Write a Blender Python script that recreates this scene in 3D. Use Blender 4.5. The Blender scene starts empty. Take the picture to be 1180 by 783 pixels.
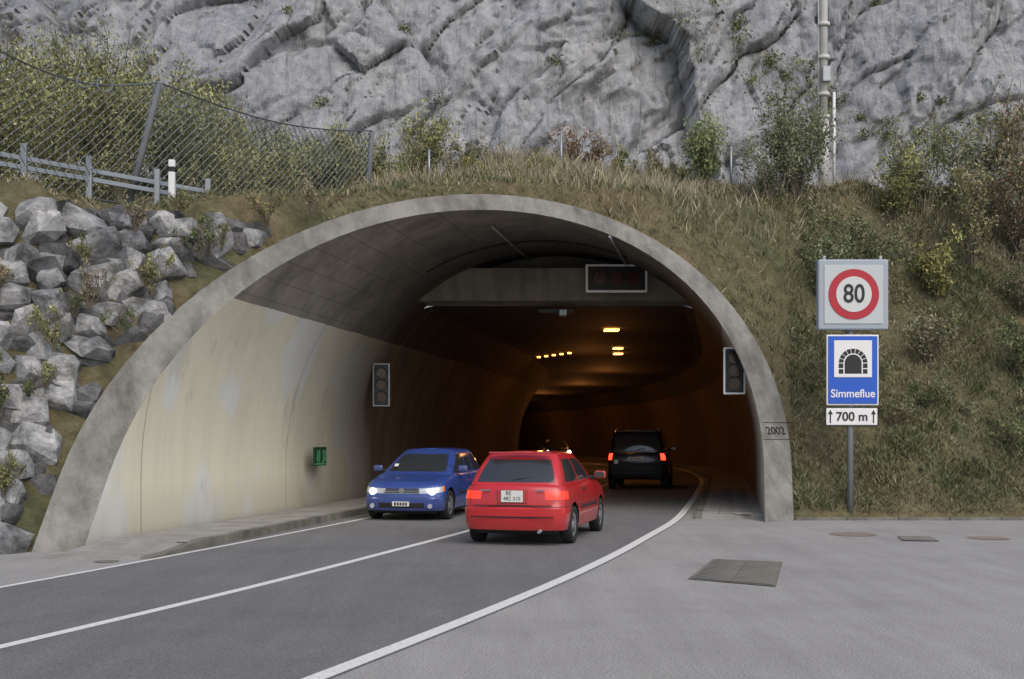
import bpy, bmesh, math, random
import numpy as np
from mathutils import Vector, noise, Matrix
random.seed(7); rng=np.random.default_rng(7)
S=bpy.context.scene; COL=S.collection
# ------------------------------------------------------------------ materials
def base_mat(name):
    m=bpy.data.materials.new(name); m.use_nodes=True
    nt=m.node_tree; b=nt.nodes['Principled BSDF']; return m,nt,b
def pmat(name,col,rough=.5,metal=0,emit=None,es=0,coat=0,spec=.5):
    m,nt,b=base_mat(name)
    b.inputs['Base Color'].default_value=(*col,1); b.inputs['Roughness'].default_value=rough
    b.inputs['Metallic'].default_value=metal; b.inputs['Specular IOR Level'].default_value=spec
    b.inputs['Coat Weight'].default_value=coat; b.inputs['Coat Roughness'].default_value=.05
    if emit: b.inputs['Emission Color'].default_value=(*emit,1); b.inputs['Emission Strength'].default_value=es
    n=nt.nodes.new('ShaderNodeTexNoise'); n.inputs['Scale'].default_value=9; n.inputs['Detail'].default_value=2
    tc=nt.nodes.new('ShaderNodeTexCoord'); nt.links.new(tc.outputs['Object'],n.inputs['Vector'])
    mr=nt.nodes.new('ShaderNodeMapRange'); mr.inputs[3].default_value=max(0,rough-.06); mr.inputs[4].default_value=min(1,rough+.1)
    nt.links.new(n.outputs['Fac'],mr.inputs[0]); nt.links.new(mr.outputs[0],b.inputs['Roughness'])
    return m
def N(nt,t,**k):
    n=nt.nodes.new(t)
    for a,v in k.items(): setattr(n,a,v)
    return n
def math_n(nt,op,a,b=None,c=None,clamp=False):
    n=N(nt,'ShaderNodeMath',operation=op,use_clamp=clamp)
    for i,v in enumerate((a,b,c)):
        if v is None: continue
        if isinstance(v,(int,float)): n.inputs[i].default_value=v
        else: nt.links.new(v,n.inputs[i])
    return n.outputs[0]
def mixc(nt,f,a,b,bt='MIX'):
    n=N(nt,'ShaderNodeMix',data_type='RGBA',blend_type=bt)
    if isinstance(f,(int,float)): n.inputs[0].default_value=f
    else: nt.links.new(f,n.inputs[0])
    for i,v in ((6,a),(7,b)):
        if isinstance(v,tuple): n.inputs[i].default_value=(*v,1) if len(v)==3 else v
        else: nt.links.new(v,n.inputs[i])
    return n.outputs[2]
def noise_n(nt,vec,scale,detail=5,rough=.6,stretch=(1,1,1),dist=0,rot=(0,0,0)):
    mp=N(nt,'ShaderNodeMapping'); mp.inputs['Scale'].default_value=stretch; mp.inputs['Rotation'].default_value=rot
    nt.links.new(vec,mp.inputs[0])
    n=N(nt,'ShaderNodeTexNoise'); n.inputs['Scale'].default_value=scale; n.inputs['Detail'].default_value=detail
    n.inputs['Roughness'].default_value=rough; n.inputs['Distortion'].default_value=dist
    nt.links.new(mp.outputs[0],n.inputs['Vector']); return n.outputs['Fac']
def ramp(nt,f,stops):
    r=N(nt,'ShaderNodeValToRGB'); cr=r.color_ramp
    while len(cr.elements)<len(stops): cr.elements.new(.5)
    for e,(p,c) in zip(cr.elements,stops): e.position=p; e.color=(*c,1) if len(c)==3 else c
    nt.links.new(f,r.inputs[0]); return r.outputs[0]
def bump(nt,b,h,strength,dist):
    n=N(nt,'ShaderNodeBump'); n.inputs['Strength'].default_value=strength; n.inputs['Distance'].default_value=dist
    nt.links.new(h,n.inputs['Height']); nt.links.new(n.outputs[0],b.inputs['Normal'])
def coords(nt): return N(nt,'ShaderNodeTexCoord').outputs['Object']
def sep(nt,v):
    s=N(nt,'ShaderNodeSeparateXYZ'); nt.links.new(v,s.inputs[0]); return s.outputs
def g(v): return (v,v,v)

def asphalt(name,dark,light,tint=(1,1,1)):
    m,nt,b=base_mat(name); v=coords(nt)
    f=noise_n(nt,v,55,2,.85); p=noise_n(nt,v,.45,5,.7)
    a=tuple(dark*t for t in tint); c=tuple(light*t for t in tint)
    c1=ramp(nt,f,[(.34,a),(.5,tuple((q+w)/2 for q,w in zip(a,c))),(.66,c)])
    c2=mixc(nt,.7,c1,ramp(nt,p,[(.25,g(.72)),(.5,g(1)),(.75,g(1.2))]),'MULTIPLY')
    st=noise_n(nt,v,2.5,4,.7,(1,.10,1),rot=(0,0,.3))
    c3=mixc(nt,.5,c2,ramp(nt,st,[(.35,g(.8)),(.6,g(1.08))]),'MULTIPLY')
    nt.links.new(c3,b.inputs['Base Color']); b.inputs['Roughness'].default_value=.85
    bump(nt,b,f,.7,.012); return m
M_road=asphalt('asphalt_road',.095,.23,(1,.985,.975))
M_apron=asphalt('asphalt_apron',.21,.44,(1,.965,.915))
def paintm():
    m,nt,b=base_mat('road_paint'); v=coords(nt)
    f=noise_n(nt,v,25,5,.8); c=ramp(nt,f,[(.30,g(.3)),(.44,(.70,.69,.66)),(.7,(.8,.8,.77))])
    nt.links.new(c,b.inputs['Base Color']); b.inputs['Roughness'].default_value=.7; return m
M_paint=paintm()
def concrete(name,c0,c1,stain=.5):
    m,nt,b=base_mat(name); v=coords(nt)
    f=noise_n(nt,v,1.3,6,.7); k=noise_n(nt,v,2.2,4,.7,(1,1,.15)); fn=noise_n(nt,v,40,3,.7)
    col=mixc(nt,stain,ramp(nt,f,[(.3,c0),(.7,c1)]),ramp(nt,k,[(.3,g(.5)),(.55,g(1)),(.8,g(1.15))]),'MULTIPLY')
    col=mixc(nt,.5,col,ramp(nt,fn,[(.3,g(.7)),(.7,g(1.15))]),'MULTIPLY')
    nt.links.new(col,b.inputs['Base Color']); b.inputs['Roughness'].default_value=.9; bump(nt,b,fn,.3,.01); return m
M_rim=concrete('rim_concrete',(.14,.135,.12),(.30,.29,.255),.95)
M_walk=concrete('walkway_concrete',(.24,.23,.21),(.38,.37,.34),.5)
M_kerb=concrete('kerb_stone',(.10,.095,.08),(.27,.26,.21),.8)
M_beam=concrete('beam_concrete',(.15,.135,.11),(.24,.215,.17),.7)

def tunnel_mat():
    m,nt,b=base_mat('tunnel_lining'); v=coords(nt); x,y,z=sep(nt,v)
    fine=noise_n(nt,v,1.2,5,.65); drip=noise_n(nt,v,1.5,4,.7,(1,1,.1)); patch=noise_n(nt,v,.45,3,.5,(1,1,.6))
    cream=mixc(nt,.5,(.76,.72,.56),ramp(nt,drip,[(.3,g(.74)),(.55,g(1)),(.75,(1.0,1.0,1.02))]),'MULTIPLY')
    cream=mixc(nt,ramp(nt,patch,[(.50,g(0)),(.54,g(.75))]),cream,(.72,.74,.72))
    cream=mixc(nt,ramp(nt,noise_n(nt,v,.8,5,.7,(1,1,.5)),[(.60,g(0)),(.66,g(.45))]),cream,(.52,.49,.38))
    ft=N(nt,'ShaderNodeMapRange'); ft.inputs[1].default_value=.9; ft.inputs[2].default_value=.1; nt.links.new(z,ft.inputs[0])
    cream=mixc(nt,math_n(nt,'MULTIPLY',ft.outputs[0],math_n(nt,'MULTIPLY',drip,.9)),cream,(.30,.28,.22))
    conc=mixc(nt,.6,ramp(nt,fine,[(.3,(.22,.20,.165)),(.7,(.40,.365,.30))]),ramp(nt,drip,[(.3,g(.45)),(.6,g(1.1))]),'MULTIPLY')
    wv=math_n(nt,'FRACT',math_n(nt,'MULTIPLY',z,3.2)); ln=math_n(nt,'LESS_THAN',wv,.07)
    conc=mixc(nt,math_n(nt,'MULTIPLY',ln,.3),conc,(.06,.055,.05))
    zz=math_n(nt,'ADD',z,math_n(nt,'MULTIPLY',fine,.06))
    up=math_n(nt,'GREATER_THAN',zz,3.98)
    col=mixc(nt,up,cream,conc)
    jy=math_n(nt,'FRACT',math_n(nt,'DIVIDE',math_n(nt,'SUBTRACT',y,.2*1),5.8)); j=math_n(nt,'LESS_THAN',jy,.006)
    col=mixc(nt,math_n(nt,'MULTIPLY',j,.4),col,(.05,.045,.04))
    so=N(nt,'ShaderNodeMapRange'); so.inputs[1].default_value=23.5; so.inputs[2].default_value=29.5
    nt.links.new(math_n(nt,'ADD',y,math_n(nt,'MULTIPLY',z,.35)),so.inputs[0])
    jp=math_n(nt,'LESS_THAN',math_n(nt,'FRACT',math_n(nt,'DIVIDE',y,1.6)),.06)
    soot_shade=mixc(nt,up,ramp(nt,drip,[(.3,(.075,.055,.04)),(.7,(.15,.105,.07))]),(.034,.028,.023))
    soot_shade=mixc(nt,math_n(nt,'MULTIPLY',jp,.25),soot_shade,(.24,.17,.11))
    col=mixc(nt,so.outputs[0],col,soot_shade)  # sooty brown that also paints in the loss of daylight with depth
    nt.links.new(col,b.inputs['Base Color']); b.inputs['Roughness'].default_value=.8; b.inputs['Specular IOR Level'].default_value=.25; return m
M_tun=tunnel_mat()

def cliff_mat():
    m,nt,b=base_mat('limestone_cliff'); v=coords(nt)
    f=noise_n(nt,v,1.6,8,.75); big=noise_n(nt,v,.11,5,.6,(1,.6,.6),.8,(0,.5,0))
    s1=noise_n(nt,v,.8,7,.72,(1.6,.5,.16),.8,(0,-.35,0)); s2=noise_n(nt,v,1.3,6,.7,(1.3,.5,.22),.6,(0,-.9,0))
    col=ramp(nt,f,[(.30,(.25,.26,.285)),(.47,(.38,.39,.41)),(.68,(.52,.52,.525))])
    col=mixc(nt,.8,col,ramp(nt,big,[(.32,(.68,.69,.73)),(.5,g(1)),(.68,(1.22,1.20,1.14))]),'MULTIPLY')
    col=mixc(nt,.75,col,ramp(nt,s1,[(.34,g(.42)),(.44,g(.95)),(.7,g(1.12))]),'MULTIPLY')
    col=mixc(nt,.6,col,ramp(nt,s2,[(.33,g(.45)),(.42,g(.97)),(.7,g(1.1))]),'MULTIPLY')
    at=N(nt,'ShaderNodeAttribute',attribute_name='veg')
    fac=math_n(nt,'ADD',at.outputs['Fac'],math_n(nt,'MULTIPLY',math_n(nt,'SUBTRACT',f,.5),1.8))
    fr=ramp(nt,fac,[(.50,g(0)),(.66,g(.7))])
    gc=ramp(nt,s2,[(.3,(.10,.10,.06)),(.7,(.20,.19,.11))])
    col=mixc(nt,fr,col,gc)
    nt.links.new(col,b.inputs['Base Color']); b.inputs['Roughness'].default_value=.95; b.inputs['Specular IOR Level'].default_value=.1
    h=math_n(nt,'ADD',f,math_n(nt,'ADD',s1,s2)); bump(nt,b,h,.85,.34); return m
M_cliff=cliff_mat()
def boul(name,k):
    m,nt,b=base_mat(name); v=coords(nt)
    f=noise_n(nt,v,6,6,.75); s=noise_n(nt,v,2.2,4,.7); big=noise_n(nt,v,1.1,2,.5)
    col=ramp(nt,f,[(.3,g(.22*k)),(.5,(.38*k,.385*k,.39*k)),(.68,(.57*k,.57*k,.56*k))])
    col=mixc(nt,.85,col,ramp(nt,s,[(.36,(.42,.42,.38)),(.5,g(1)),(.7,g(1.12))]),'MULTIPLY')
    col=mixc(nt,.8,col,ramp(nt,big,[(.38,(.5,.51,.53)),(.6,(1.15,1.13,1.1))]),'MULTIPLY')
    nt.links.new(col,b.inputs['Base Color']); b.inputs['Roughness'].default_value=.95; b.inputs['Specular IOR Level'].default_value=.1
    bump(nt,b,math_n(nt,'ADD',f,s),.9,.08); return m
M_boul=boul('riprap_limestone',1.0)
M_boulb=boul('riprap_backing_stone',.38)  # same limestone darkened: shade of the gaps between boulders put into its colour
def soil():
    m,nt,b=base_mat('hill_turf'); v=coords(nt)
    f=noise_n(nt,v,3.5,7,.8); p=noise_n(nt,v,.4,4,.65)
    c=ramp(nt,f,[(.3,(.085,.077,.055)),(.5,(.16,.145,.09)),(.7,(.27,.24,.165))])
    c=mixc(nt,.9,c,ramp(nt,p,[(.38,(1.2,1.07,.95)),(.62,(.8,.9,.75))]),'MULTIPLY')
    nt.links.new(c,b.inputs['Base Color']); b.inputs['Roughness'].default_value=1; b.inputs['Specular IOR Level'].default_value=.1; bump(nt,b,f,.9,.15); return m
M_soil=soil()
def attr_mat(name,rough=.8):
    m,nt,b=base_mat(name); at=N(nt,'ShaderNodeAttribute',attribute_name='Col')
    nt.links.new(at.outputs['Color'],b.inputs['Base Color']); b.inputs['Roughness'].default_value=rough
    b.inputs['Specular IOR Level'].default_value=.2
    return m
M_leaf=attr_mat('leaf_mix'); M_grass=attr_mat('grass_mix')
M_white=pmat('white_enamel',(.78,.78,.76),.4); M_black=pmat('black_plastic',(.012,.012,.013),.45)
M_galv=pmat('galvanised_steel',(.34,.36,.38),.45,.6); M_greyp=pmat('grey_paint',(.34,.39,.44),.5)
M_blue=pmat('sign_blue',(.015,.10,.52),.35); M_red=pmat('sign_red',(.42,.012,.03),.35); M_green=pmat('sign_green',(.006,.06,.028),.5)
M_lgreen=pmat('sign_light_green',(.08,.32,.14),.5); M_lens=pmat('lamp_lens_off',(.03,.012,.01),.15)
M_lensr=pmat('lamp_lens_red',(.06,.008,.008),.25)
M_lamp=pmat('sodium_lamp',(1,.5,.15),.4,0,(1,.40,.08),8); M_iron=concrete('cast_iron',(.15,.14,.12),(.25,.235,.20),.5)
M_rust=concrete('rusty_cover',(.24,.18,.14),(.33,.25,.20),.4); M_wood=concrete('weathered_post',(.12,.13,.14),(.2,.21,.22),.5)
M_wire=pmat('wire',(.14,.16,.17),.5,.3)

# ------------------------------------------------------------------ mesh helpers
def link(o,parent=None):
    COL.objects.link(o)
    if parent: o.parent=parent
    return o
def empty(name,loc=(0,0,0),rz=0):
    e=bpy.data.objects.new(name,None); e.location=loc; e.rotation_euler=(0,0,rz); e.empty_display_size=.3; COL.objects.link(e); return e
def mk(name,verts,faces,mats,parent=None,smooth=False,midx=None,col=None):
    me=bpy.data.meshes.new(name)
    me.from_pydata([tuple(map(float,v)) for v in verts] if not isinstance(verts,list) else verts,[],faces)
    for m in (mats if isinstance(mats,(list,tuple)) else [mats]): me.materials.append(m)
    if midx is not None: me.polygons.foreach_set('material_index',midx)
    if smooth: me.polygons.foreach_set('use_smooth',[True]*len(me.polygons))
    me.update(); return link(bpy.data.objects.new(name,me),parent)
def mk_np(name,V,F,mat,col=None,parent=None,smooth=False):
    me=bpy.data.meshes.new(name); n=len(V); m,k=F.shape
    me.vertices.add(n); me.vertices.foreach_set('co',V.astype(np.float32).ravel())
    me.loops.add(m*k); me.loops.foreach_set('vertex_index',F.astype(np.int32).ravel())
    me.polygons.add(m); me.polygons.foreach_set('loop_start',np.arange(0,m*k,k,dtype=np.int32))
    try: me.polygons.foreach_set('loop_total',np.full(m,k,dtype=np.int32))
    except Exception: pass
    me.update(calc_edges=True); me.validate()
    me.materials.append(mat)
    if smooth: me.polygons.foreach_set('use_smooth',[True]*len(me.polygons))
    if col is not None:
        a=me.color_attributes.new('Col','FLOAT_COLOR','POINT'); c=np.ones((n,4),np.float32); c[:,:3]=col; a.data.foreach_set('color',c.ravel())
    return link(bpy.data.objects.new(name,me),parent)
def box(name,size,loc,mat,parent=None,bev=.01,rot=(0,0,0)):
    bm=bmesh.new(); bmesh.ops.create_cube(bm,size=1)
    for v in bm.verts: v.co=Vector((v.co.x*size[0],v.co.y*size[1],v.co.z*size[2]))
    if bev>0: bmesh.ops.bevel(bm,geom=bm.edges[:],offset=min(bev,min(size)*.45),segments=2,affect='EDGES',profile=.5)
    me=bpy.data.meshes.new(name); bm.to_mesh(me); bm.free(); me.materials.append(mat)
    o=bpy.data.objects.new(name,me); o.location=loc; o.rotation_euler=rot; return link(o,parent)
def tube(name,p0,p1,r,mat,parent=None,seg=10,r1=None):
    p0=Vector(p0);p1=Vector(p1);d=p1-p0; L=d.length
    bm=bmesh.new(); bmesh.ops.create_cone(bm,cap_ends=True,segments=seg,radius1=r,radius2=r if r1 is None else r1,depth=L)
    me=bpy.data.meshes.new(name); 
    for f in bm.faces: f.smooth=len(f.verts)==4
    bm.to_mesh(me); bm.free(); me.materials.append(mat)
    o=bpy.data.objects.new(name,me); o.location=(p0+p1)/2; o.rotation_mode='QUATERNION'; o.rotation_quaternion=d.to_track_quat('Z','Y'); return link(o,parent)
def text(name,s,size,loc,mat,parent=None,rot=(math.pi/2,0,0),ext=.004,sx=1,bold=0):
    c=bpy.data.curves.new(name,'FONT'); c.body=s; c.size=size; c.extrude=ext; c.align_x='CENTER'; c.align_y='CENTER'; c.offset=bold
    o=bpy.data.objects.new(name,c); COL.objects.link(o); bpy.context.view_layer.update()
    me=bpy.data.meshes.new_from_object(o.evaluated_get(bpy.context.evaluated_depsgraph_get())); bpy.data.objects.remove(o)
    me.materials.clear(); me.materials.append(mat)
    o=bpy.data.objects.new(name,me); o.location=loc; o.rotation_euler=rot; o.scale=(sx,1,1); return link(o,parent)

# ------------------------------------------------------------------ site geometry (metres; x right, y away, z up)
def cx(Y):
    Y=np.asarray(Y,float); return .19*Y-.004*np.clip(Y-38,0,None)**2
SC,R0=-4.2,5.5
def sstep(a,b,x):
    t=np.clip((np.asarray(x,float)-a)/(b-a),0,1); return t*t*(3-2*t)
def A(s): return .4975*np.minimum(s,1.28)
def Yface(s,z): return (19.19+A(s)+.57*z)/.9055
def H(X,Y,bumpy=True):
    X=np.asarray(X,float);Y=np.asarray(Y,float); s=X-.19*Y
    hf=(.9055*Y-19.19-A(s))/.57
    hr=.95*(Y-21.9)
    w=sstep(.3,4,s); h=hf*(1-w)+hr*w
    Xc=np.minimum(X,6); m=sstep(-7,1,X)
    d=Y-(22.4+.4975*Xc)
    T=5.6+1.1*m+(.12+.17*m)*np.minimum(d,7)+.10*np.clip(d-7,0,None)+.22*np.clip(-4-X,0,6)*sstep(24,30,Y)
    h=np.minimum(h,T)
    if bumpy:
        r=np.hypot(s-SC,h-1)
        far=sstep(5.7,7.5,r)*sstep(0,1,h)
        h=h+far*(.16*np.sin(X*1.3+Y*.7)+.12*np.sin(X*2.9-Y*2.1+1)+.07*np.sin(X*5.3+Y*4.7))
    return h
ph=np.linspace(math.pi,0,49)
def rin(p): return R0-(.36+.20*abs(math.cos(p))**4)
outer=[(SC-R0,z) for z in (0,.33,.66)]+[(SC+R0*math.cos(p),1+R0*math.sin(p)) for p in ph]+[(SC+R0,z) for z in (.66,.33,0)]
inner=[(SC-rin(math.pi),z) for z in (0,.33,.66)]+[(SC+rin(p)*math.cos(p),1+rin(p)*math.sin(p)) for p in ph]+[(SC+rin(0),z) for z in (.66,.33,0)]
NP=len(outer)
def grid_faces(nr,nc,flip=False,off=0):
    f=[]
    for i in range(nr-1):
        for j in range(nc-1):
            a=off+i*nc+j; q=(a,a+1,a+nc+1,a+nc); f.append(q[::-1] if flip else q)
    return f
tun=empty('road_tunnel')
FWD=.14
def rimY(s,z): return float(Yface(s,z))-FWD
V=[];
for k in range(4):
    for (so,zo),(si,zi) in zip(outer,inner):
        s,z=((si,zi),(so,zo),(so,zo),(so,zo))[k] if k else (si,zi)
        y=rimY(s,z)+(0,0,.9,2.6)[k]
        V.append((s+float(cx(y)),y,z))
ro=mk('portal_rim',V,grid_faces(4,NP),M_rim,tun)
bv=ro.modifiers.new('b','BEVEL'); bv.width=.02; bv.segments=2; bv.limit_method='ANGLE'
V=[];rows=9
for k in range(rows):
    for s,z in inner:
        y0=rimY(s,z); y=y0+(28.2-y0)*k/(rows-1); V.append((s+float(cx(y)),y,z))
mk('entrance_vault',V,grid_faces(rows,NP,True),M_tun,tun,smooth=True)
ZC=4.9
hw=[(s,z) for s,z in inner if z>=ZC]; hx=math.sqrt(max(0,(R0-.4)**2-(ZC-1)**2))
pts=[(SC-hx-.3,ZC)]+hw+[(SC+hx+.3,ZC)]
y=28.2; V=[(s+float(cx(y)),y,z) for s,z in pts]; mk('headwall',V,[tuple(range(len(V)))],M_beam,tun)
box('ceiling_beam',(8.0,.8,.8),(SC-.1+float(cx(27.7)),27.75,5.33),M_beam,tun,.02)
Ys=list(np.arange(28.2,112,2)); V=[]
for y in Ys:
    for s,z in inner: V.append((s+float(cx(y)),y,min(z,ZC)))
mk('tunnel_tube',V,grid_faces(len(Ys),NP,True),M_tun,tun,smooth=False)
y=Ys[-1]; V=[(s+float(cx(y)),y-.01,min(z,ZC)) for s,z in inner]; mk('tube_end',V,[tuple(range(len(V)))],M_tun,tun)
def vin(s,off=.03): return 1+math.sqrt(max(0,(R0-.40)**2-(s-SC)**2))-off
for (s,ya,yb) in ((-4.9,23.6,28.1),(-2.4,23.2,27.3)):
    tube('conduit',(s+.19*ya,ya,vin(s)),(s+.19*yb,yb,vin(s)),.025,M_galv,tun,6)
arc=[SC-2.6+.35*i for i in range(14)]
for a,b_ in zip(arc[:-1],arc[1:]):
    tube('cable',(a+.19*25.6,25.6,vin(a)),(b_+.19*25.6,25.6,vin(b_)),.02,M_black,tun,5)
tube('cable',(-4.9+.19*26,26,vin(-4.9)),(-4.9+.19*26,26.2,5.75),.02,M_black,tun,5)
box('camera_bracket',(.9,.12,.1),(1.1,28.0,4.75),M_black,tun,.01); box('camera_head',(.2,.35,.16),(1.25,27.8,4.68),M_galv,tun,.02)
lamps=[(3.0,34,1.0),(3.85,41,.8),(4.1,43.6,.8)]
row=[(2.2-.28*i,43.2+.55*i,.34) for i in range(7)]
for x,y,w in lamps+row: box('ceiling_lamp',(w*.45 if w>.5 else .15,w*.4 if w>.5 else .10,.05),(x,y,ZC-.05),M_lamp,tun,.02)
def plight(x,y,z,e,col=(1,.36,.09),r=.25):
    l=bpy.data.lights.new('lamp_light','POINT'); l.energy=e; l.color=col; l.shadow_soft_size=r
    o=bpy.data.objects.new('lamp_light',l); o.location=(x,y,z); link(o,tun)
for x,y,e in ((3.0,34,16),(3.0,43.5,48),(4.6,56,90),(4.2,70,120),(2.2,84,110),(-.6,98,110)): plight(x,y,3.7,e)
yz=1.74; ys=rimY(1.0,yz)
e1=Vector((1,.4975,0)).normalized(); e2=Vector((0,.57,1)).normalized(); nn=e1.cross(e2).normalized()
pos=Vector((.99+.19*ys,ys-.01,yz))+nn*.004
R=Matrix((e1,nn.cross(e1),nn)).transposed().to_euler()
text('year_numerals','2002',.24,pos,M_black,tun,R,.003,1.0,.002)
for dz in (-.17,.17):
    z=yz+dz
    a=Vector((.74+.19*rimY(.74,z),rimY(.74,z),z)); b_=Vector((1.28+.19*rimY(1.28,z),rimY(1.28,z),z)); tube('rim_joint',a,b_,.009,M_black,tun,4)

# ------------------------------------------------------------------ ground, road, markings
mk('ground',[(-220,-60,0),(220,-60,0),(220,260,0),(-220,260,0)],[(0,1,2,3)],M_apron)
def tab(t,inner_s):
    ty=[p[0] for p in t]; tx=[p[1] for p in t]
    def f(y): return float(cx(y))+inner_s if y>ty[-1] else float(np.interp(y,ty,tx))
    return f
def smooth_tab(t,inner_s):
    f=tab(t,inner_s)
    return lambda y: sum(f(y+d) for d in (-1.5,-.75,0,.75,1.5))/5
fR=smooth_tab([(-30,-15.5),(-8,-7.4),(0,-4.25),(4,-2.65),(7.5,-1.29),(11.24,.09),(14.86,1.26),(21.9,3.2),(29.7,4.79)],-.85)
fC=smooth_tab([(-30,-19),(-8,-10),(0,-6.95),(4,-5.5),(8.6,-3.9),(12.2,-2.73),(19.1,-.81),(24,.40),(30,1.6)],-4.1)
fL=smooth_tab([(-30,-21.5),(-8,-11.8),(0,-9.0),(4,-7.85),(12,-5.46),(15.3,-4.59),(22.6,-2.83),(30,-1.4)],-7.1)
yy=list(np.arange(-28,110,.8))
def strip(name,fa,fb,ys,z,mat,parent=None):
    V=[]; 
    for y in ys: V+= [(fa(y),y,z),(fb(y),y,z)]
    return mk(name,V,[(2*i,2*i+1,2*i+3,2*i+2) for i in range(len(ys)-1)],mat,parent)
strip('road',lambda y:fL(y)-(.05 if y<15.5 else min(.5,.05+(y-15.5)*.1)),lambda y:fR(y)+.1,yy,.004,M_road)
mk_m=empty('road_marking')
for nm,f,w in (('edge_line_right',fR,.16),('centre_line',fC,.13),('edge_line_left',fL,.09)):
    strip(nm,lambda y,f=f,w=w:f(y)-w/2,lambda y,f=f,w=w:f(y)+w/2,yy,.008,M_paint,mk_m)
def walkway(name,sa,sb,ys,mat,z=.13,kerb_side=None,ramp_=True):
    e=empty(name)
    ks=.14
    a,b_=(sa,sb)
    if kerb_side=='b': segs=[('slab',a,b_-ks,mat,z-.004),('kerb',b_-ks,b_,M_kerb,z)]
    else: segs=[('kerb',a,a+ks,M_kerb,z),('slab',a+ks,b_,mat,z-.004)]
    for n,u,w,mt,zz in segs:
        V=[];Fq=[]
        for i,y in enumerate(ys):
            h=zz*(min(1,max(.2,i/3)) if ramp_ else 1)
            for s,hh in ((u,0),(u,h),(w,h),(w,0)): V.append((s+float(cx(y)),y,hh))
        for i in range(len(ys)-1):
            for j in range(3): Fq.append((i*4+j,i*4+j+1,i*4+j+5,i*4+j+4))
        Fq.append((0,1,2,3)[::-1]); mk(n,V,Fq,mt,e)
        if n=='kerb':
            for y in np.arange(ys[0]+1,50,1.0):
                box('kerb_joint',(.145,.012,.012),((u+w)/2+float(cx(y)),y,zz-.003),M_black,e,0)
    return e
walkway('walkway',-9.05,-7.60,list(np.arange(14.9,17,.5))+list(np.arange(17,108,1.5)),M_walk,.13,'b')
walkway('walkway',-.62,.95,list(np.arange(22.3,108,1.5)),M_walk,.10,'a',False)
e=empty('cable_duct_cover')
for i in range(12):
    y=22.7+i*.9; box('slab',(.62,.84,.03),(.18+float(cx(y)),y,.105),M_rim,e,.01,(0,0,-.19))
def quadcover(name,pts,mat,fr=.06,bars=0):
    e=empty(name); c=np.mean(pts,0); P=np.array(pts)
    mk('frame',[(x,y,.009) for x,y in P],[(0,1,2,3)],M_kerb,e)
    Q=c+(P-c)*(1-fr); 
    mid1=(Q[0]+Q[3])/2; mid2=(Q[1]+Q[2])/2
    for nm,qq in (('lid_a',[Q[0],Q[1],mid2*.99+Q[1]*.01,mid1*.99+Q[0]*.01]),('lid_b',[mid1*.99+Q[3]*.01,mid2*.99+Q[2]*.01,Q[2],Q[3]])):
        mk(nm,[(x,y,.014) for x,y in qq],[(0,1,2,3)],mat,e)
    for k in range(bars):
        t=(k+.5)/bars; a=Q[0]*(1-t)+Q[1]*t; b_=Q[3]*(1-t)+Q[2]*t
        tube('rib',(a[0]*.97+b_[0]*.03,a[1]*.97+b_[1]*.03,.015),(b_[0]*.97+a[0]*.03,b_[1]*.97+a[1]*.03,.015),.006,M_kerb,e,4)
quadcover('manhole_cover',[(1.99,12.76),(2.65,14.86),(3.48,14.5),(2.83,12.1)],M_iron,.06,16)
def disc(name,x,y,r,mat):
    V=[(x+r*math.cos(a),y+r*math.sin(a),.007) for a in np.linspace(0,2*math.pi,25)[:-1]]; return mk(name,V,[tuple(range(24))],mat)
disc('drain_cover',5.65,18.7,.38,M_rust); disc('drain_cover',7.6,18.0,.32,M_rust)
quadcover('manhole_cover',[(6.05,17.5),(6.25,18.3),(6.75,18.2),(6.6,17.4)],M_iron)
disc('drain_cover',-5.25,14.6,.16,M_iron)
e=empty('kerb')
for i in range(24): box('kerb_stone_%d'%(i+1),(.98,.12,.14),(6.0+i,21.95+.01*random.random(),-.01),M_kerb,e,.015)

# ------------------------------------------------------------------ hill
lam=np.concatenate([[0],np.cumsum(np.geomspace(.02,.35,44))]); lam=lam/lam[-1]*7.5
V=[]
po=np.array(outer); 
for l in lam:
    s=SC+(po[:,0]-SC)*(1+l); z=po[:,1]*(1+l)
    y=Yface(s,z); x=s+.19*y; h=H(x,y)
    if l==0: h=h-.05
    for q in zip(x,y,h): V.append(tuple(float(t) for t in q))
mk('hill',V,grid_faces(len(lam),NP),M_soil,smooth=True)

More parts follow.
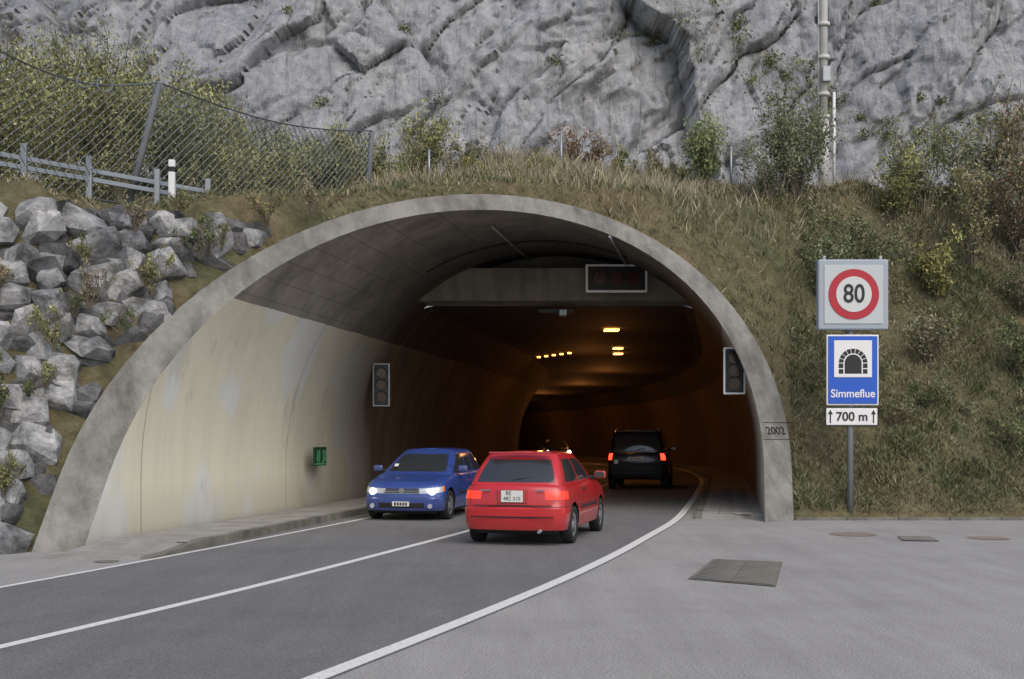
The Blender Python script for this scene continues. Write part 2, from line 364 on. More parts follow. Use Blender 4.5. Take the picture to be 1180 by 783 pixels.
# cliff --------------------------------------------------------------
def facet(u0,v0,sc,rot,st,amp,seed):
    u=(u0*math.cos(rot)+v0*math.sin(rot))*sc; v=(-u0*math.sin(rot)+v0*math.cos(rot))*sc*st
    d,p=noise.voronoi(Vector((u,v,seed))); q=p[0]; r=noise.cell_vector(q*23.7)
    return amp*((u-q.x)*(r.x-.5)*2.2+(v-q.y)*(r.y-.5)*2.2+(r.z-.5)*.45), d[1]-d[0]
def ax(a,b,c,d,n1,n2,n3):
    return np.concatenate([np.linspace(a,b,n1,endpoint=False),np.linspace(b,c,n2,endpoint=False),np.linspace(c,d,n3)])
xs=ax(-130,-36,40,140,45,450,45); hs=ax(0,1,29,90,2,200,40)
Yg=np.zeros((len(hs),len(xs)))
for i,h in enumerate(hs):
    for j,x in enumerate(xs):
        w=noise.noise(Vector((x*.09,h*.09,3)))*3; w2=noise.noise(Vector((x*.35,h*.35,9)))*.7; w3=noise.noise(Vector((x*1.3,h*1.3,5)))*.22
        xx=x+w+w2+w3; hh=h+w*.7-w2+w3
        d=3.0*noise.fractal(Vector((x*.035,h*.018,1)),.9,2,3)
        f1,e1_=facet(xx,hh,.09,-.35,.42,3.2,1.7); f2,e2_=facet(xx,hh,.26,-.75,.32,1.35,5.1); f3,e3_=facet(xx,hh,.75,-.4,.35,.50,8.2); f4,e4_=facet(xx,hh,1.7,-.6,.4,.22,3.3)
        crack=-.3*max(0,1-e2_*12)-.5*max(0,1-e1_*18)-.10*max(0,1-e3_*8)
        fl=noise.noise(Vector((xx*.55+hh*.25,hh*.07,6)))
        Yg[i,j]=57+.50*h+d+f1+f2+f3+f4-crack-.5*abs(fl)+.2*noise.fractal(Vector((x*1.1,h*.6,4)),.8,2,4)+max(0,abs(x)-45)*-.15
Xg,Hg=np.meshgrid(xs,hs); ZB=7.5
dy=np.gradient(Yg,axis=0)/np.gradient(Hg,axis=0)
vg=np.clip((dy-1.0)*.25,0,.4)
band=np.zeros_like(Yg)
for i,h in enumerate(hs):
    for j,x in enumerate(xs):
        band[i,j]=noise.fractal(Vector((x*.03+5,(h*.9+x*.45)*.16,2)),.8,2,3)
vg=vg+np.clip(band-.12,0,.35)*1.2*sstep(-4,14,Xg)+.12*sstep(3,20,Xg)
Vc=np.stack([Xg,Yg,Hg+ZB],-1).reshape(-1,3); nr,nc=Yg.shape
a=(np.arange(nr-1)[:,None]*nc+np.arange(nc-1)[None]).ravel(); F=np.stack([a,a+1,a+nc+1,a+nc],1)
cl=mk_np('cliff',Vc,F,M_cliff,smooth=True)
at=cl.data.attributes.new('veg','FLOAT','POINT'); at.data.foreach_set('value',vg.ravel().astype(np.float32))

# ------------------------------------------------------------------ vegetation
def leaf_quads(C,size,up=.0,seed=None):
    n=len(C); d=rng.normal(size=(n,3)); d[:,2]+=up; d/=np.linalg.norm(d,axis=1)[:,None]
    e=rng.normal(size=(n,3)); e-= (e*d).sum(1)[:,None]*d; e/=np.linalg.norm(e,axis=1)[:,None]
    L=(size*rng.uniform(.6,1.4,n))[:,None]; W=L*.38
    P=np.stack([C-d*L*.5,C+e*W*.5,C+d*L*.5,C-e*W*.5],1).reshape(-1,3)
    return P,np.arange(4*n).reshape(n,4)
def jitcol(cols,n,clump=None):
    c=np.array(cols)[rng.integers(0,len(cols),n)]; c=c*rng.uniform(.6,1.35,(n,1))
    if clump is not None: c=c*clump[:,None]
    return np.repeat(c,4,0)
def shrub(name,base,h,r,n,cols,leaf=.08,stems=10,up=.6,thin=False):
    base=np.array(base,float); P=[];Fc=[];Cc=[]; off=0
    tips=[];segs=[]
    for k in range(stems):
        az=rng.uniform(0,2*math.pi); lean=rng.uniform(.05,1)**.8*r; hh=h*rng.uniform(.6,1.0)*(1-.3*(lean/r)**2)
        p0=base+np.array([math.cos(az),math.sin(az),0])*.08*r*rng.random(); m=7; pts=[]
        for t in np.linspace(0,1,m):
            pts.append(p0+np.array([math.cos(az)*lean*t**1.3,math.sin(az)*lean*t**1.3,hh*t])+rng.normal(size=3)*.035*h*t*np.array([1,1,.4]))
        segs.append((pts,.010*h**.5+.004)); tips.append(pts)
        for q in range(4):
            i=rng.integers(2,m-1); s=pts[i]; a2=rng.uniform(0,6.28); l=h*rng.uniform(.12,.3)
            e=s+np.array([math.cos(a2)*l*.6,math.sin(a2)*l*.6,l*.8]); mid=(s+e)/2+rng.normal(size=3)*.02*h
            segs.append(([s,mid,e],.005*h**.5+.002)); tips.append([s,mid,e])
    for pts,rad in segs:
        m=len(pts)
        for i in range(m-1):
            r0=rad*(1-i/m*.8); r1=rad*(1-(i+1)/m*.8)
            a=np.array(pts[i]);b=np.array(pts[i+1])
            o=[np.array([math.cos(x),math.sin(x),0]) for x in (0,2.09,4.19)]
            P+= [a+v*r0 for v in o]+[b+v*r1 for v in o]
            for j in range(3): Fc.append((off+j,off+(j+1)%3,off+3+(j+1)%3,off+3+j))
            off+=6
            Cc+=[(.16,.135,.10)]*6
    nc_=max(6,n//28); cc=[]
    for _ in range(nc_):
        p=tips[rng.integers(0,len(tips))]; t=rng.uniform(.2 if len(p)>3 else 0,1)*(len(p)-1); i=min(int(t),len(p)-2); cc.append(p[i]+(p[i+1]-p[i])*(t-i))
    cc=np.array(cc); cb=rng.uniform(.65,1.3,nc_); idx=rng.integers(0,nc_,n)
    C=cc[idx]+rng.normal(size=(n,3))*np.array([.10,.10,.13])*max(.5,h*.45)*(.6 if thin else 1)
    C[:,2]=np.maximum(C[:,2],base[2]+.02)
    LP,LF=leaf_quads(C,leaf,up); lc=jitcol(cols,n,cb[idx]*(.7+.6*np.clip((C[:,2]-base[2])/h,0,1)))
    V=np.concatenate([np.array(P),LP]); F=np.concatenate([np.array(Fc),LF+off]); K=np.concatenate([np.array(Cc),lc])
    return mk_np(name,V,F,M_leaf,K)
OLV=[(.28,.285,.115),(.23,.25,.105),(.34,.32,.15),(.18,.20,.09)]
GRN=[(.125,.155,.07),(.165,.19,.085),(.095,.12,.055)]
GRY=[(.21,.23,.14),(.165,.185,.11),(.27,.275,.17)]
YEL=[(.42,.37,.09),(.36,.34,.11),(.27,.28,.10)]
REDB=[(.26,.15,.10),(.30,.20,.12),(.22,.155,.10)]
DRY=[(.35,.295,.20),(.28,.235,.15),(.23,.205,.13)]
def gz(x,y): return float(H(x,y))
def sh(x,y,h,r,n,c,leaf=.08,stems=10,thin=False,up=.6,nm='shrub'): shrub(nm,(x,y,gz(x,y)-.05),h,r,n,c,leaf,stems,up,thin)
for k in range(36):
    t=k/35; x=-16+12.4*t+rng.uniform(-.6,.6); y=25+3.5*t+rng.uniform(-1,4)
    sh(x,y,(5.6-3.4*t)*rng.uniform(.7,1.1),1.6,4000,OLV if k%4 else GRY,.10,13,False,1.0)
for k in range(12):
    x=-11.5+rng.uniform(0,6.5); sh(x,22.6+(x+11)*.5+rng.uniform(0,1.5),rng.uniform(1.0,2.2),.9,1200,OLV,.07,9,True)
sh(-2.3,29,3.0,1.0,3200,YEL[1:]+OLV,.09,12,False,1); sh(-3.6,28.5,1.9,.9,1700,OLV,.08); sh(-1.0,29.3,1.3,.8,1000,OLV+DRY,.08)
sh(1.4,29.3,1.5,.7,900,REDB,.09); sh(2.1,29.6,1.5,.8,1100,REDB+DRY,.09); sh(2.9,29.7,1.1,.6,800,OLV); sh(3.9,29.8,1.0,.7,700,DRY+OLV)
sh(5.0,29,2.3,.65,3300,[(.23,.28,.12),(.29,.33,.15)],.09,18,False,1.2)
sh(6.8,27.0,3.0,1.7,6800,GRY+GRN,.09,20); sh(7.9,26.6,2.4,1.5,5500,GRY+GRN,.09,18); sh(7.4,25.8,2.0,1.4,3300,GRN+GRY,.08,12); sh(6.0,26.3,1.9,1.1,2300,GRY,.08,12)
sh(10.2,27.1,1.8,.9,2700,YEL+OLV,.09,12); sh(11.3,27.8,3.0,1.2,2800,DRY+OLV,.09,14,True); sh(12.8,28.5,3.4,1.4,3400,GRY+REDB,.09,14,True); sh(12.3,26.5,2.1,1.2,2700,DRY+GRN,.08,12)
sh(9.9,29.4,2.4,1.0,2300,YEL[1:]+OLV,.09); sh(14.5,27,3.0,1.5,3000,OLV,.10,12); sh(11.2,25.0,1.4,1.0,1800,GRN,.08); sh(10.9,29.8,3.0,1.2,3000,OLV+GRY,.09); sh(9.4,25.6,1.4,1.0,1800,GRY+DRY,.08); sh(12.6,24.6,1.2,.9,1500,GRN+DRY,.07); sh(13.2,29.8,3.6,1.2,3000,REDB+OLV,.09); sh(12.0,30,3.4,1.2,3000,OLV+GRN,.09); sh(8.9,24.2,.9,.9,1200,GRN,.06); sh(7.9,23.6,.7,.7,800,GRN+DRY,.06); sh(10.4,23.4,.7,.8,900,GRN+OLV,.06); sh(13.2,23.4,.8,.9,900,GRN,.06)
for k in range(34):
    x=rng.uniform(-5,16); y=rng.uniform(28,32)
    if abs(x-8.8)>.8: sh(x,y,rng.uniform(.5,1.1),.5,360,[OLV,DRY,GRN][k%3],.07,7,True)
for k in range(60):
    x=rng.uniform(5.8,15); y=rng.uniform(22.5,28); sh(x,y,rng.uniform(.2,.75),rng.uniform(.25,.65),320,[OLV,DRY,GRN,GRN,GRY][k%5],.055,6)
for k in range(16):
    x=rng.uniform(-4.5,5.5); y=24.5+.45*x+rng.uniform(.8,4); sh(x,y,rng.uniform(.3,.7),.45,300,[OLV,DRY,GRN,YEL[1:]][k%4],.055,6)
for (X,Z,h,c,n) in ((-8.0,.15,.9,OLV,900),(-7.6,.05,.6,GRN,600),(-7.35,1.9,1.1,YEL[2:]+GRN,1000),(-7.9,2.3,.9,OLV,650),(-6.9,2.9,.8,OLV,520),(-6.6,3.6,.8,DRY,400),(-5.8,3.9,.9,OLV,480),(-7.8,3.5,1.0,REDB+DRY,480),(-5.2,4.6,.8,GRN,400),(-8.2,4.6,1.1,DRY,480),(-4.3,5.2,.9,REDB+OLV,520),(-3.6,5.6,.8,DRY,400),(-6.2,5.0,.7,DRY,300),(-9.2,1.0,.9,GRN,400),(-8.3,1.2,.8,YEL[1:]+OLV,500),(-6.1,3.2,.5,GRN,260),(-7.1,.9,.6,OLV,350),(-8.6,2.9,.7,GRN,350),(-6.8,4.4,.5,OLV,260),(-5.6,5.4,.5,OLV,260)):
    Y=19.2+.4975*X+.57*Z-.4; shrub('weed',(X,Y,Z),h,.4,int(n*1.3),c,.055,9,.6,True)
for k in range(40):
    Z=rng.uniform(.1,5.2); X=rng.uniform(-9.2,-3.2); s=X-.19*(19.2+.4975*X+.57*Z)
    if math.hypot(s-SC,max(0,Z-1))>R0+.25: shrub('weed',(X,19.2+.4975*X+.57*Z-.35,Z-.1),rng.uniform(.3,.65),.28,240,[OLV,GRN,DRY,GRN][k%4],.05,7,.7,True)
def grass(name,n,xr,yr,hr,cols,keep,wid=.018,lean=.35):
    x=rng.uniform(*xr,n); y=rng.uniform(*yr,n); k=keep(x,y); x=x[k];y=y[k]; n=len(x); z=H(x,y)
    cl_=.5+.5*np.sin(x*1.7+np.sin(y*2.3)*2)*np.sin(y*1.9+np.sin(x*1.1)*2)
    cl2=.5+.5*np.sin(x*.8+1+np.sin(y*1.1)*1.5)*np.sin(y*.9+np.sin(x*.7)*2)
    hh=rng.uniform(*hr,n)*(.4+1.0*cl_); az=rng.uniform(0,6.28,n); w=wid*rng.uniform(.6,1.6,n)
    dx=np.cos(az);dy_=np.sin(az); ln=rng.normal(size=(n,2))*lean*hh[:,None]
    B=np.stack([x,y,z-.03],1)
    a=B+np.stack([dx*w,dy_*w,0*w],1); b=B-np.stack([dx*w,dy_*w,0*w],1)
    m1=B+np.stack([ln[:,0]*.56+dx*w,ln[:,1]*.56+dy_*w,hh*.6],1); tip=B+np.stack([ln[:,0],ln[:,1],hh],1)
    P=np.stack([a,b,tip,m1],1).reshape(-1,3)
    cidx=np.clip(((.4*cl_+.6*cl2)*len(cols)+rng.normal(size=n)*.8).astype(int),0,len(cols)-1)
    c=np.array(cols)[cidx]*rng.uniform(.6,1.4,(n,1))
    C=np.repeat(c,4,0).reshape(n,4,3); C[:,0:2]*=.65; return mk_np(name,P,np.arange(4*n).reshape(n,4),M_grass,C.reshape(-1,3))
GC=[(.39,.335,.225),(.31,.275,.165),(.235,.23,.125),(.175,.19,.10)]
def keep_r(x,y):
    s=x-.19*y; return ((s>1.35)&(y>22.02))
def keep_t(x,y):
    s=x-.19*y; h=H(x,y,False); r=np.hypot(s-SC,h-1); hf=(.9055*y-19.19-A(s))/.57
    return (r>R0+.02)&(h>2.5)&((hf-h>.15)|(x>-3.5))&(s<=1.6)
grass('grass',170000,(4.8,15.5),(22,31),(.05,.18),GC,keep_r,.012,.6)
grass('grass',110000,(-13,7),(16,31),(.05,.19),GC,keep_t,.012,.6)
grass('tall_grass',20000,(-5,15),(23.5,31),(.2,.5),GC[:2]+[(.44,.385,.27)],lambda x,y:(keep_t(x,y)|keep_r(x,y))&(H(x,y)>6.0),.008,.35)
idx=np.argwhere((vg>.30)&(Hg>1)&(Hg<29)&(np.abs(Xg)<38)); rng.shuffle(idx); idx=idx[:150]
C=[];K=[]
for i,j in idx:
    c=np.array([Xg[i,j],Yg[i,j]-.2,Hg[i,j]+ZB+.1]); r=rng.uniform(.2,.6); n=90
    C.append(c+rng.normal(size=(n,3))*r*np.array([.7,.5,.5])); K.append(np.full(n,rng.uniform(.6,1.2)))
if C:
    C=np.concatenate(C);K=np.concatenate(K); P,F=leaf_quads(C,.2,.4); mk_np('cliff_vegetation',P,F,M_leaf,jitcol(GRN+OLV+GRN,len(C),K))

# ------------------------------------------------------------------ riprap
bm=bmesh.new()
def rock(c,sx,sy,sz,mi):
    vs=[]
    for _ in range(22):
        v=Vector(rng.normal(size=3)).normalized(); v=Vector([math.copysign(abs(q)**.6,q) for q in v])*rng.uniform(.88,1.08)
        vs.append(v)
    Rm=Matrix.Rotation(rng.normal()*.28,3,'Y')@Matrix.Rotation(rng.normal()*.3,3,'Z')@Matrix.Rotation(rng.normal()*.25,3,'X')
    nv=[bm.verts.new(Vector(c)+(Rm@Vector((v.x*sx,v.y*sy,v.z*sz)))) for v in vs]
    r=bmesh.ops.convex_hull(bm,input=nv)
    for f in r['geom']:
        if isinstance(f,bmesh.types.BMFace): f.material_index=mi
    bmesh.ops.delete(bm,geom=[g_ for g_ in set(r['geom_interior']+r['geom_unused']) if isinstance(g_,bmesh.types.BMVert)],context='VERTS')
def layer(z0,dz,wr,yo,sc,mi,mgk,zmax):
    z=z0
    while z<zmax:
        x=-18+rng.random(); 
        while x<-2.4:
            w=rng.uniform(*wr)*(1.3 if rng.random()<.2 else 1); x+=w
            Y=19.19+.4975*x+.57*z; s=x-.19*Y; mg=w*mgk
            ok=(s<SC-R0-mg) if z<1 else math.hypot(s-SC,z-1)>R0+mg
            if ok: rock((x,Y+yo+rng.normal()*.06,z+rng.normal()*.06),w*sc,.30,rng.uniform(.22,.34)*(dz/.44)*sc*1.0,mi)
            x+=w*.82
        z+=dz
layer(.10,.36,(.18,.40),.03,1.16,0,.98,5.5)
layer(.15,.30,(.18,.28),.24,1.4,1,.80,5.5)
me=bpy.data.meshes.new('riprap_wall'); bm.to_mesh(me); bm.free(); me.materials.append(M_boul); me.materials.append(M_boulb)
ro=link(bpy.data.objects.new('riprap_wall',me)); bv=ro.modifiers.new('b','BEVEL'); bv.width=.03; bv.segments=2

# ------------------------------------------------------------------ guardrail, fence, posts, mast
gr=empty('guardrail'); P0=Vector((-11.5,15.9,0)); P1=Vector((-5.84,22,0))
for k,zz in enumerate((6.38,6.22)):
    d=(P1-P0); c=(P0+P1)/2; box('rail_%d'%(k+1),(d.length,.05,.085),(c.x,c.y,zz),M_galv,gr,.01,(0,0,math.atan2(d.y,d.x)))
for t in (.42,.56,.70,.86,.99):
    p=P0.lerp(P1,t); box('post',(.10,.07,1.05),(p.x,p.y-.06,6.1),M_galv,gr,.01)
dl=empty('delineator_post'); bx,by=-6.30,20.9; bz=gz(bx,by)
box('body',(.12,.09,.72),(bx,by,bz+.36),M_white,dl,.02); box('band',(.126,.096,.12),(bx,by,bz+.54),M_black,dl,.02)
fe=empty('wire_fence')
fp=[((-11.5,14.8,5.2),(-11.4,14.6,7.6)),((-8.55,18.2,5.7),(-8.3,18.1,7.85)),((-7.15,21,5.9),(-6.6,21.1,8.25)),((-3.5,27,7.0),(-3.35,27,8.95))]
for a,b_ in fp: tube('post',a,b_,.065,M_wood,fe,8)
def lerp(a,b,t): return tuple(p+(q-p)*t for p,q in zip(a,b))
V=[];F=[]
def wire(p,q,r=.007):
    p=np.array(p);q=np.array(q); o=len(V)
    for c in (p,q):
        V.extend([tuple(c+np.array(v)*r) for v in ((1,0,0),(-.5,0,.87),(-.5,0,-.87))])
    for j in range(3): F.append((o+j,o+(j+1)%3,o+3+(j+1)%3,o+3+j))
for (a0,a1),(b0,b1) in zip(fp[:-1],fp[1:]):
    L=(Vector(b0)-Vector(a0)).length; n=int(L/.19); m=10
    def pt(u,v):
        sag=.28*math.sin(math.pi*u)*v; q=lerp(lerp(a0,b0,u),lerp(a1,b1,u),v); return (q[0],q[1]-.02,q[2]-sag)
    for i in range(-m,n+m):
        for sgn in (1,-1):
            pr=None
            for k in range(m+1):
                u=(i+sgn*k)/n; v=k/m
                if 0<=u<=1:
                    c=pt(u,v)
                    if pr: wire(pr,c)
                    pr=c
                else: pr=None
    for v in (1.0,.02):
        for k in range(12): wire(pt(k/12,v),pt((k+1)/12,v),.018)
mk('mesh',V,F,M_wire,fe)
for (x,y,z) in ((-7.35,19.4,7.75),(-7.15,19.8,7.8),(-6.35,21.6,8.05)):
    bpy.ops.mesh.primitive_torus_add(major_radius=.13,minor_radius=.014,major_segments=20,minor_segments=5,location=(x,y,z),rotation=(1.4,0,.4)); o=bpy.context.object; o.name='wire_ring'; o.data.materials.append(M_wire); o.parent=fe
for (x,y,h) in ((1.2,27.5,.9),(-2.0,27.2,.9),(5.4,27.8,1.0)):
    tube('marker_post',(x,y,gz(x,y)-.1),(x,y,gz(x,y)+h),.03,M_galv)
ms=empty('antenna_mast'); mx,my=8.45,30.6; z0=gz(mx,my)
M_mg=pmat('mast_grey',(.55,.54,.50),.6)
tube('pole',(mx,my,z0-.2),(mx,my,10.3),.14,M_mg,ms,14); tube('pole_upper',(mx,my,10.3),(mx,my,19),.11,pmat('mast_light',(.66,.65,.62),.6),ms,14)
for z in (10.3,10.9,11.9,12.8): tube('collar',(mx,my,z-.05),(mx,my,z+.05),.17,M_mg,ms,14)
tube('side_cable',(mx-.15,my-.05,z0),(mx-.15,my-.05,18.5),.018,M_mg,ms,6)
box('junction_box',(.22,.16,.4),(mx+.02,my-.18,11.4),M_galv,ms,.02)
tube('marker_post',(8.85,31,gz(8.85,31)-.2),(8.85,31,11.1),.04,M_white)
tube('marker_post',(12.9,29,gz(12.9,29)-.2),(12.9,29,gz(12.9,29)+1.2),.05,M_white)

# ------------------------------------------------------------------ signs
sg=empty('traffic_sign'); Yg_=22.0; px=6.62
tube('post',(px,Yg_+.08,-.05),(px,Yg_+.08,5.0),.06,M_galv,sg,14)
cxs=(5.96+7.31)/2
box('speed_box',(1.37,.16,1.37),(cxs,Yg_,4.39),M_greyp,sg,.03); box('speed_panel',(1.14,.02,1.14),(cxs,Yg_-.085,4.39),pmat('panel_grey',(.50,.54,.54),.5),sg,.005)
def cyl(name,r,x,y,z,mat,parent,d=.01,seg=48):
    return tube(name,(x,y+d/2,z),(x,y-d/2,z),r,mat,parent,seg)
cyl('red_ring',.49,cxs,Yg_-.102,4.39,M_red,sg); cyl('white_disc',.345,cxs,Yg_-.110,4.39,pmat('sign_face',(.60,.62,.60),.5),sg)
text('numerals','80',.50,(cxs,Yg_-.118,4.385),M_black,sg,sx=.85,bold=.008)
for sx_ in (-.55,.55): box('clip',(.06,.05,.1),(cxs+sx_,Yg_,5.1),M_galv,sg,.01)
bxs=6.635
box('tunnel_plate_back',(1.02,.04,1.38),(bxs,Yg_-.01,2.925),M_white,sg,.02); box('tunnel_plate',(.96,.02,1.32),(bxs,Yg_-.032,2.925),M_blue,sg,.01)
box('pictogram_panel',(.74,.02,.72),(bxs,Yg_-.045,3.14),M_white,sg,.01)
V=[];F=[]; zc=3.06
def quad(ps):
    o=len(V); V.extend([(bxs+a,Yg_-.0575,zc+b) for a,b in ps]); F.append(tuple(range(o,o+len(ps))))
for k in range(9):
    a0=math.pi*(k/9)+.025; a1=math.pi*((k+1)/9)-.025
    quad([(.19*math.cos(a0),.19*math.sin(a0)),(.28*math.cos(a0),.28*math.sin(a0)),(.28*math.cos(a1),.28*math.sin(a1)),(.19*math.cos(a1),.19*math.sin(a1))])
for sgn in (-1,1):
    for k in range(2): quad([(sgn*.19,-.01-.11*k),(sgn*.28,-.01-.11*k),(sgn*.28,-.10-.11*k),(sgn*.19,-.10-.11*k)])
quad([(.165*math.cos(a),.165*math.sin(a)) for a in np.linspace(0,math.pi,16)]+[(-.165,-.21),(.165,-.21)])
mk('tunnel_pictogram',V,F,M_black,sg)
text('place_name','Simmeflue',.22,(bxs,Yg_-.046,2.46),M_white,sg,sx=.95,bold=.003)
box('distance_plate_back',(1.04,.03,.37),(6.62,Yg_,2.015),M_black,sg,.02); box('distance_plate',(1.0,.03,.33),(6.62,Yg_-.012,2.015),M_white,sg,.02)
text('distance','700 m',.245,(6.62,Yg_-.032,2.01),M_black,sg,bold=.004)
for sgn in (-1,1):
    ax_=6.62+sgn*.42; mk('arrow',[(ax_-.05,Yg_-.031,2.06),(ax_+.05,Yg_-.031,2.06),(ax_,Yg_-.031,2.15)],[(0,1,2)],M_black,sg); box('arrow_stem',(.025,.004,.17),(ax_,Yg_-.030,1.975),M_black,sg,0)

M_trim0=pmat('visor_black',(.04,.04,.042),.6)
def traffic_light(loc,w,h,horiz=False,rz=0,fr=M_white,lens=None,vis=.14):
    e=empty('traffic_light',loc,rz)
    W,Hh=(h,w) if horiz else (w,h); fw=.10 if horiz else .07
    box('backboard',(W,.05,Hh),(0,0,0),fr,e,.05); box('face',(W-fw,.05,Hh-fw),(0,-.012,0),M_black,e,.04)
    for k in (-1,0,1):
        d=k*h*.27; x,z=(d,0) if horiz else (0,d); lr=w*(.23 if horiz else .27)
        tube('lens',(x,-.03,z),(x,-.055,z),lr,lens or M_lens,e,24)
        V=[];r=lr*1.14
        for yv in (-.035,-vis):
            for a in np.linspace(math.pi*-.05,math.pi*1.05,13): V.append((x+r*math.cos(a),yv,z+r*math.sin(a)))
        mk('visor',V,grid_faces(2,13),M_wood if not horiz else M_trim0,e)
    box('bracket',(.08,.35,.08),(0,.18,0),M_galv,e,.01)
    return e
traffic_light((4.70,23.85,3.02),.46,1.0,False,-.1)
traffic_light((-3.2,27.6,2.9),.43,1.07,False,.15,M_galv)
traffic_light((2.5,27.0,5.42),.68,1.48,True,0,pmat('frame_white',(.9,.9,.88),.4),M_lensr,.10)
sy=24.6
es=empty('emergency_exit_sign',(-4.19,sy,1.2),math.atan2(1,.19)); es.scale=(.8,1,.82); box('plate',(.95,.03,.50),(0,0,0),M_green,es,.01)
for k,x in enumerate((-.22,.22)):
    box('figure_head',(.07,.01,.07),(x,-.02,.13),M_lgreen,es,.02); box('figure_body',(.08,.01,.2),(x,-.02,0),M_lgreen,es,.01,(0,.3*(-1)**k,0)); box('figure_leg',(.2,.01,.05),(x,-.02,-.12),M_lgreen,es,.01,(0,.5*(-1)**k,0)); box('door',(.05,.01,.3),(x+.14,-.02,.02),M_lgreen,es,0)
box('strip',(.8,.01,.05),(0,-.02,-.2),M_lgreen,es,0)

# ------------------------------------------------------------------ vehicles
def ringpts(hw,yr,yf,rr,rf,ns,nf,bow,tp):
    pts=[];tags=[]
    ys=np.linspace(yr+rr,yf-rf,ns+1)
    for i,y in enumerate(ys): pts.append((hw,y)); tags.append(('R',i) if i<ns else ('FR',0))
    for k in range(1,4):
        a=k/4*math.pi/2; pts.append((hw-rf+rf*math.cos(a),yf-rf+rf*math.sin(a))); tags.append(('FR',k))
    xs_=np.linspace(hw-rf,-(hw-rf),nf+1)
    for i,x in enumerate(xs_): pts.append((x,yf)); tags.append(('F',i) if i<nf else ('FL',3))
    for k in range(1,4):
        a=math.pi/2+k/4*math.pi/2; pts.append((-(hw-rf)+rf*math.cos(a),yf-rf+rf*math.sin(a))); tags.append(('FL',3-k))
    for i,y in enumerate(ys[::-1]): pts.append((-hw,y)); tags.append(('L',ns-1-i) if i<ns else ('RL',0))
    for k in range(1,4):
        a=math.pi+k/4*math.pi/2; pts.append((-(hw-rr)+rr*math.cos(a),yr+rr+rr*math.sin(a))); tags.append(('RL',k))
    xs_=np.linspace(-(hw-rr),hw-rr,nf+1)
    for i,x in enumerate(xs_): pts.append((x,yr)); tags.append(('B',i) if i<nf else ('RR',3))
    for k in range(1,4):
        a=math.pi*1.5+k/4*math.pi/2; pts.append((hw-rr+rr*math.cos(a),yr+rr+rr*math.sin(a))); tags.append(('RR',3-k))
    ym=(yr+yf)/2; hl=(yf-yr)/2; out=[]
    for x,y in pts:
        q=(y-ym)/hl; y2=y-math.copysign(bow*(x/hw)**2*abs(q)**6,q); out.append((x*(1-tp*abs(q)**3),y2))
    return out,tags
def stack(name,levels,mats,matf,parent,ns=22,nf=10):
    V=[];F=[];MI=[];n=None
    for j,L in enumerate(levels):
        p,tags=ringpts(L['hw'],L['yr'],L['yf'],L.get('rr',.1),L.get('rf',.1),ns,nf,L.get('bow',.06),L.get('tp',.05)); n=len(p)
        for x,y in p: V.append((x*L.get('xs',1),y,L['z'](x,y)))
    for j in range(len(levels)-1):
        for i in range(n):
            a=j*n+i;b_=j*n+(i+1)%n; F.append((a,b_,b_+n,a+n)); MI.append(matf(j,tags[i][0],tags[i][1]))
    me=bpy.data.meshes.new(name); me.from_pydata(V,[],F)
    for m in mats: me.materials.append(m)
    me.polygons.foreach_set('material_index',MI)
    bm=bmesh.new(); bm.from_mesh(me); bmesh.ops.remove_doubles(bm,verts=bm.verts[:],dist=.0008); bmesh.ops.recalc_face_normals(bm,faces=bm.faces[:])
    for f in bm.faces: f.smooth=True
    for e in bm.edges:
        if len(e.link_faces)==2 and e.calc_face_angle(0)>.6: e.smooth=False
    bm.to_mesh(me); bm.free(); return link(bpy.data.objects.new(name,me),parent)
def carpaint(name,col,gaps):
    m,nt,b=base_mat(name); v=coords(nt); x,y,z=sep(nt,v)
    n=noise_n(nt,v,4,5,.6); lo=N(nt,'ShaderNodeMapRange'); lo.inputs[1].default_value=.5; lo.inputs[2].default_value=.15; nt.links.new(z,lo.inputs[0])
    dirt=math_n(nt,'MULTIPLY',lo.outputs[0],math_n(nt,'MULTIPLY',n,.5))
    c=mixc(nt,dirt,tuple(col),(.14,.12,.10)); msk=None
    side=math_n(nt,'GREATER_THAN',math_n(nt,'ABSOLUTE',x),.6)
    for gy in gaps:
        t=math_n(nt,'LESS_THAN',math_n(nt,'ABSOLUTE',math_n(nt,'SUBTRACT',y,gy)),.008); msk=t if msk is None else math_n(nt,'MAXIMUM',msk,t)
    msk=math_n(nt,'MULTIPLY',math_n(nt,'MULTIPLY',msk,side),math_n(nt,'GREATER_THAN',z,.3))
    c=mixc(nt,msk,c,(.005,.005,.005)); nt.links.new(c,b.inputs['Base Color'])
    b.inputs['Roughness'].default_value=.35; b.inputs['Coat Weight'].default_value=.7; b.inputs['Coat Roughness'].default_value=.08
    return m
M_glass=pmat('car_glass',(.035,.04,.045),.05,0,spec=.9); M_trim=pmat('car_trim',(.02,.02,.021),.6); M_tyre=pmat('tyre_rubber',(.018,.018,.018),.85)
M_alloy=pmat('wheel_silver',(.42,.43,.44),.35,.7); M_tail=pmat('tail_lamp',(.40,.02,.012),.2,0,(1,.05,.015),.9,.5); M_taillit=pmat('brake_lamp',(.6,.02,.01),.2,0,(1,.05,.02),3.5)
M_amber=pmat('indicator_lens',(.6,.16,.02),.2,0,(1,.3,.03),.2); M_head=pmat('head_lamp_glass',(.55,.58,.6),.1,.3); M_headlit=pmat('head_lamp_bulb',(1,.95,.85),.3,0,(1,.95,.85),8)
M_plate=pmat('number_plate',(.72,.72,.68),.45); M_chrome=pmat('chrome',(.6,.6,.6),.15,1)
